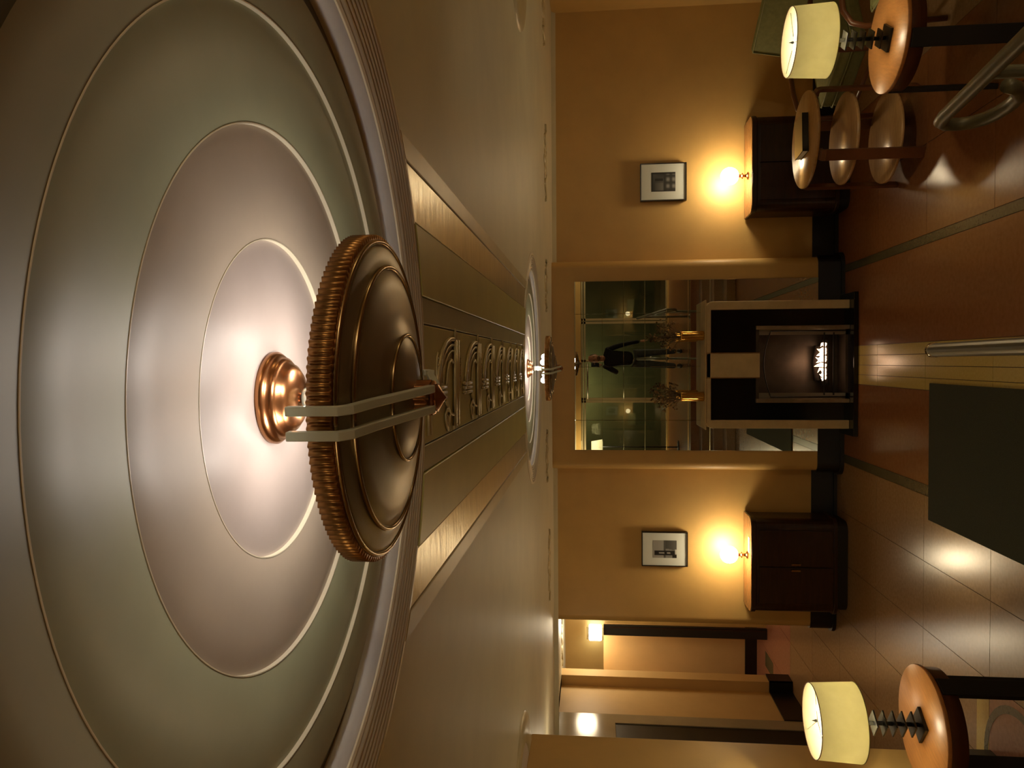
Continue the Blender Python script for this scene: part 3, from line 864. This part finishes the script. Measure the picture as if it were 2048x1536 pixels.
def round_table(x, y, rz, label, Rr=.295, h=.62):
    t = thing('round_table', label, 'table', (x, y, 0), rz, 'round maple side tables with plank legs')
    MB().lathe([(.0005, h-.022), (Rr-.004, h-.022), (Rr, h-.018), (Rr, h-.004), (Rr-.003, h), (.0005, h)], 96).build('tabletop', M_maple, t)
    MB().lathe([(Rr-.012, h-.022), (Rr-.012, h-.10), (Rr-.030, h-.10), (Rr-.030, h-.022)], 96).build('apron', M_brownw, t)
    for k in range(4):
        a = 2*pi*k/4
        mt = Matrix.Rotation(a, 4, 'Z')
        MB().box(Rr-.036, Rr-.006, -.048, .048, 0, h-.03, mtx=mt).build('leg', M_blackm, t, bevel=.004)
    return t
round_table(1.79, 4.575, R(68), 'round maple table with black plank legs under the right drum-shade lamp')
square_lamp(1.785, 4.56, .62, R(12), 'lit drum-shade lamp on stacked black plates beside the olive armchairs', 23, .192)
round_table(-1.85, 4.045, R(64), 'round maple table with black plank legs beside the left ochre wall')
square_lamp(-1.845, 4.045, .62, R(8), 'lit drum-shade lamp on stacked black plates beside the left wall', 23, .188)

# three-tier table
tt = thing('tiered_table', 'three-tier round wooden table with bent plank legs before the right cabinet', 'table', (1.60, 5.90, 0), 0)
for z, r in ((.72, .345), (.45, .325), (.16, .325)):
    MB().lathe([(.0005, z-.022), (r-.004, z-.022), (r, z-.018), (r, z-.004), (r-.004, z), (.0005, z)], 80).build('tier', M_maple2, tt)
for k in range(4):
    a = R(238+90*k)
    mt = Matrix.Rotation(a, 4, 'Z')
    path = [(.315, .694), (.34, .694), (.358, .680), (.366, .655), (.366, 0.0)]
    vv = []; ff = []
    th = .024
    for i, (x, z) in enumerate(path):
        x2, z2 = (x, z-th) if i == 0 else ((x-.004, z-th) if i == 1 else ((x-.016, z-.016) if i == 2 else ((x-th, z) if i > 2 else (x, z))))
        for yy in (-.038, .038):
            vv.append((x, yy, z)); vv.append((x2, yy, z2))
    for i in range(len(path)-1):
        b = i*4
        ff += [(b, b+2, b+6, b+4), (b+1, b+5, b+7, b+3), (b, b+4, b+5, b+1), (b+2, b+3, b+7, b+6)]
    ff += [(0, 1, 3, 2), (16, 18, 19, 17)]
    MB().add(vv, ff, mtx=mt).build('leg', M_bentw, tt, bevel=.003)
al = thing('album', 'glossy black album lying on the three-tier table', 'book', (1.62, 5.88, .72), R(4))
MB().box(-.135, .135, -.10, .10, .004, .040).build('pages', M_paper, al)
MB().box(-.14, .14, -.106, .106, .040, .045).box(-.14, .14, -.106, .106, 0, .004).box(-.14, .14, -.106, -.10, .004, .040).build('cover', M_album, al, bevel=.001)

# ------------------------------------------------------------------ armchairs
def armchair(x, y, rz, label):
    t = thing('armchair', label, 'chair', (x, y, 0), rz, 'olive armchairs with bent wood arms')
    MB().box(-.29, .29, -.30, .26, .30, .40).build('seat_base', M_green, t, bevel=.02, seg=3)
    cu = MB().box(-.285, .285, -.32, .20, .40, .50).build('seat_cushion', M_green, t, bevel=.035, seg=4)
    for z in (.41, .49):
        MB().tube([(-.275, -.322, z), (.275, -.322, z), (.287, -.30, z), (.287, .18, z), (.275, .20, z), (-.275, .20, z), (-.287, .18, z), (-.287, -.30, z)], .006, 8, closed=True).build('piping', M_pipe, cu)
    mt = Matrix.Translation((0, .20, .42)) @ Matrix.Rotation(R(-14), 4, 'X')
    bk = MB().box(-.285, .285, -.02, .09, -.04, .56, mtx=mt).build('backrest', M_green, t, bevel=.03, seg=4)
    MB().tube([(-.27, -.022, .0), (-.27, -.022, .54), (.27, -.022, .54), (.27, -.022, .0)], .006, 8, mtx=mt).build('piping', M_pipe, bk)
    for s in (-1, 1):
        X = s*.325
        pts = [(X, .38, .02), (X, .34, .28), (X, .30, .52), (X, .24, .62), (X, .12, .665), (X, -.12, .665), (X, -.28, .65), (X, -.36, .60), (X, -.385, .52), (X, -.375, .30), (X, -.36, .02)]
        MB().tube(pts, .019, 12).build('arm', M_bentw, t)
    MB().tube([(-.325, -.37, .27), (.325, -.37, .27)], .014, 10).build('stretcher', M_bentw, t)
    MB().tube([(-.325, .345, .27), (.325, .345, .27)], .014, 10).build('stretcher', M_bentw, t)
    return t
armchair(2.36, 6.19, R(-62), 'olive armchair with bent wood arms behind the right drum lamp')
armchair(2.55, 4.95, R(-84), 'olive armchair cut by the picture edge, behind the right round table')

# ------------------------------------------------------------------ hall lamp
hs = thing('wall_sconce', 'small square glowing glass lamp above the hall door leaf', 'lamp', (-3.62, 10.30, 2.135))
MB().box(-.10, .10, -.06, .04, .02, .19).build('glass', M_sconce, hs, bevel=.02, seg=3)
for z in (.0, .195, .21):
    MB().box(-.085, .085, -.05, .05, z, z+.008).build('louvre', M_chrome, hs)
MB().box(-.04, .04, .04, .10, .05, .15).build('back_plate', M_chrome, hs)

# lamp behind the photographer that the mirror shows
rs_ = thing('floor_lamp', 'bright shade lamp reflected at the left edge of the mirror', 'lamp', (-1.72, -1.0, .574))
MB().lathe([(.0005, .0), (.13, .0), (.13, .015), (.0005, .02)], 28).build('base', M_blackm, rs_)
MB().tube([(0, 0, .015), (0, 0, 1.52)], .012, 10).build('pole', M_blackm, rs_)
MB().lathe([(.15, 1.50), (.11, 1.72)], 32).build('shade', M_shade, rs_)
MB().ball((0, 0, 1.60), .04, 14, 8).build('bulb', M_bulb2, rs_)
light('floor_lamp_light', 'POINT', (-1.72, -1.0, 2.21), 5, (1, .88, .6), .04)

# ------------------------------------------------------------------ the photographer (reflected in the mirror)
ps = thing('person', 'person in a black shirt and grey-blue jeans standing, reflected in the mirror', 'person', (.045, -.42, .574))
def skin(name, verts, edges, m, parent, sub=2, root=0):
    me = bpy.data.meshes.new(name)
    me.from_pydata([v[0] for v in verts], edges, [])
    o = bpy.data.objects.new(name, me); col.objects.link(o); o.parent = parent
    md = o.modifiers.new('skin', 'SKIN'); md.use_smooth_shade = True
    for i, v in enumerate(verts):
        sv = me.skin_vertices[0].data[i]
        r = v[1]; sv.radius = r if isinstance(r, tuple) else (r, r)
        sv.use_root = (i == root)
    s = o.modifiers.new('sub', 'SUBSURF'); s.levels = sub; s.render_levels = sub
    me.materials.append(m)
    return o
# local frame: person faces +Y (towards the mirror); +X is the side of the hanging arm
V = [((0, 0, .90), (.16, .125)), ((0, 0, 1.08), (.145, .105)), ((0, 0, 1.25), (.165, .115)), ((0, 0, 1.40), (.15, .09)), ((0, .01, 1.49), (.06, .06)),
     ((.17, 0, 1.40), .062), ((.24, -.01, 1.20), .052), ((.29, .02, .98), .042), ((.32, .06, .80), .034),
     ((-.17, 0, 1.40), .062), ((-.27, .04, 1.22), .052), ((-.22, .22, 1.34), .042), ((-.14, .27, 1.50), .034)]
E_ = [(0, 1), (1, 2), (2, 3), (3, 4), (3, 5), (5, 6), (6, 7), (7, 8), (3, 9), (9, 10), (10, 11), (11, 12)]
skin('shirt', V, E_, M_shirt, ps)
V = [((0, 0, 1.0), (.145, .11)), ((.09, 0, .86), (.095, .095)), ((.11, .02, .50), .068), ((.13, -.01, .10), .052), ((-.09, 0, .86), (.095, .095)), ((-.12, .02, .50), .068), ((-.15, -.01, .10), .052)]
skin('jeans', V, [(0, 1), (1, 2), (2, 3), (0, 4), (4, 5), (5, 6)], M_jeans, ps)
for s in (-1, 1):
    x = .13 if s > 0 else -.15
    skin('shoe', [((x, -.05, .055), (.045, .05)), ((x, .05, .05), (.048, .045)), ((x, .17, .035), (.045, .032))], [(0, 1), (1, 2)], M_blackm, ps)
hd = MB()
prof = []
for j in range(17):
    t = j/16
    z = -.125+.25*t
    rr = .078*math.sqrt(max(0, 1-((t-.52)/.53)**2))*(1-.22*max(0, .45-t)/.45)
    prof.append((max(rr, .0008), z))
hd.lathe(prof, 28, mtx=Matrix.Translation((.0, .02, 1.645)) @ Matrix.Diagonal((.98, 1.18, 1, 1)))
head = hd.build('head', M_skin, ps)
MB().tube([(0, 0, 1.45), (0, .01, 1.55)], .055, 16).build('neck', M_skin, ps)
MB().ball((0, .122, 1.63), .014, 10, 8, .9, 1.3, 1.7).build('nose', M_skin, head)
for s in (-1, 1):
    MB().ball((s*.031, .102, 1.662), .011, 10, 8, 1.2, .6, .7).build('eye', M_blackm, head)
    MB().box(s*.031-.017, s*.031+.017, .104, .112, 1.679, 1.684).build('eyebrow', M_hair, head)
    MB().ball((s*.079, .015, 1.645), .022, 10, 8, .4, .8, 1.35).build('ear', M_skin, head)
MB().ball((0, .102, 1.586), .02, 12, 6, 1.1, .5, .28).build('mouth', mat('lips', (.30, .10, .08), .5), head)
MB().ball((0, -.002, 1.685), .086, 22, 12, 1.0, 1.12, 1.0).build('hair', M_hair, head)
MB().ball((0, .092, 1.575), .05, 16, 8, 1.05, .45, .6).build('beard', M_hair, head)
def hand(base, d, side, name, curl):
    base = Vector(base); d = Vector(d).normalized(); side = Vector(side).normalized(); nrm = d.cross(side)
    h = bpy.data.objects.new(name, None); col.objects.link(h); h.parent = ps
    V = [(tuple(base), (.020, .024)), (tuple(base+d*.045), (.026, .016)), (tuple(base+d*.09), (.030, .013))]
    skin('palm', V, [(0, 1), (1, 2)], M_skin, h, 1)
    for k, (off, L) in enumerate(((-.028, .070), (-.010, .080), (.010, .074), (.028, .058))):
        p0 = base+d*.08+side*off; p1 = p0+d*L*.45; p2 = p1+(d*.8+nrm*curl)*L*.32; p3 = p2+(d*.5+nrm*curl*1.4)*L*.28
        skin('finger', [(tuple(p), r) for p, r in zip((p0, p1, p2, p3), (.009, .0085, .008, .0065))], [(0, 1), (1, 2), (2, 3)], M_skin, h, 1)
    p0 = base+d*.03-side*.025; p1 = p0-side*.03+d*.025+nrm*.01; p2 = p1+d*.03+nrm*.012
    skin('thumb', [(tuple(p0), .011), (tuple(p1), .0095), (tuple(p2), .008)], [(0, 1), (1, 2)], M_skin, h, 1)
hand((.325, .07, .79), (.05, .10, -1), (0, 1, .1), 'hand', .35)
hand((-.13, .275, 1.515), (.35, .10, 1), (1, 0, -.3), 'hand', .45)
tag(MB().box(-.036, .036, -.004, .004, -.075, .075).build('phone', M_phone, bevel=.003, loc=(-.075, -.115, 2.215)), 'black phone held up by the person in the mirror', 'phone')
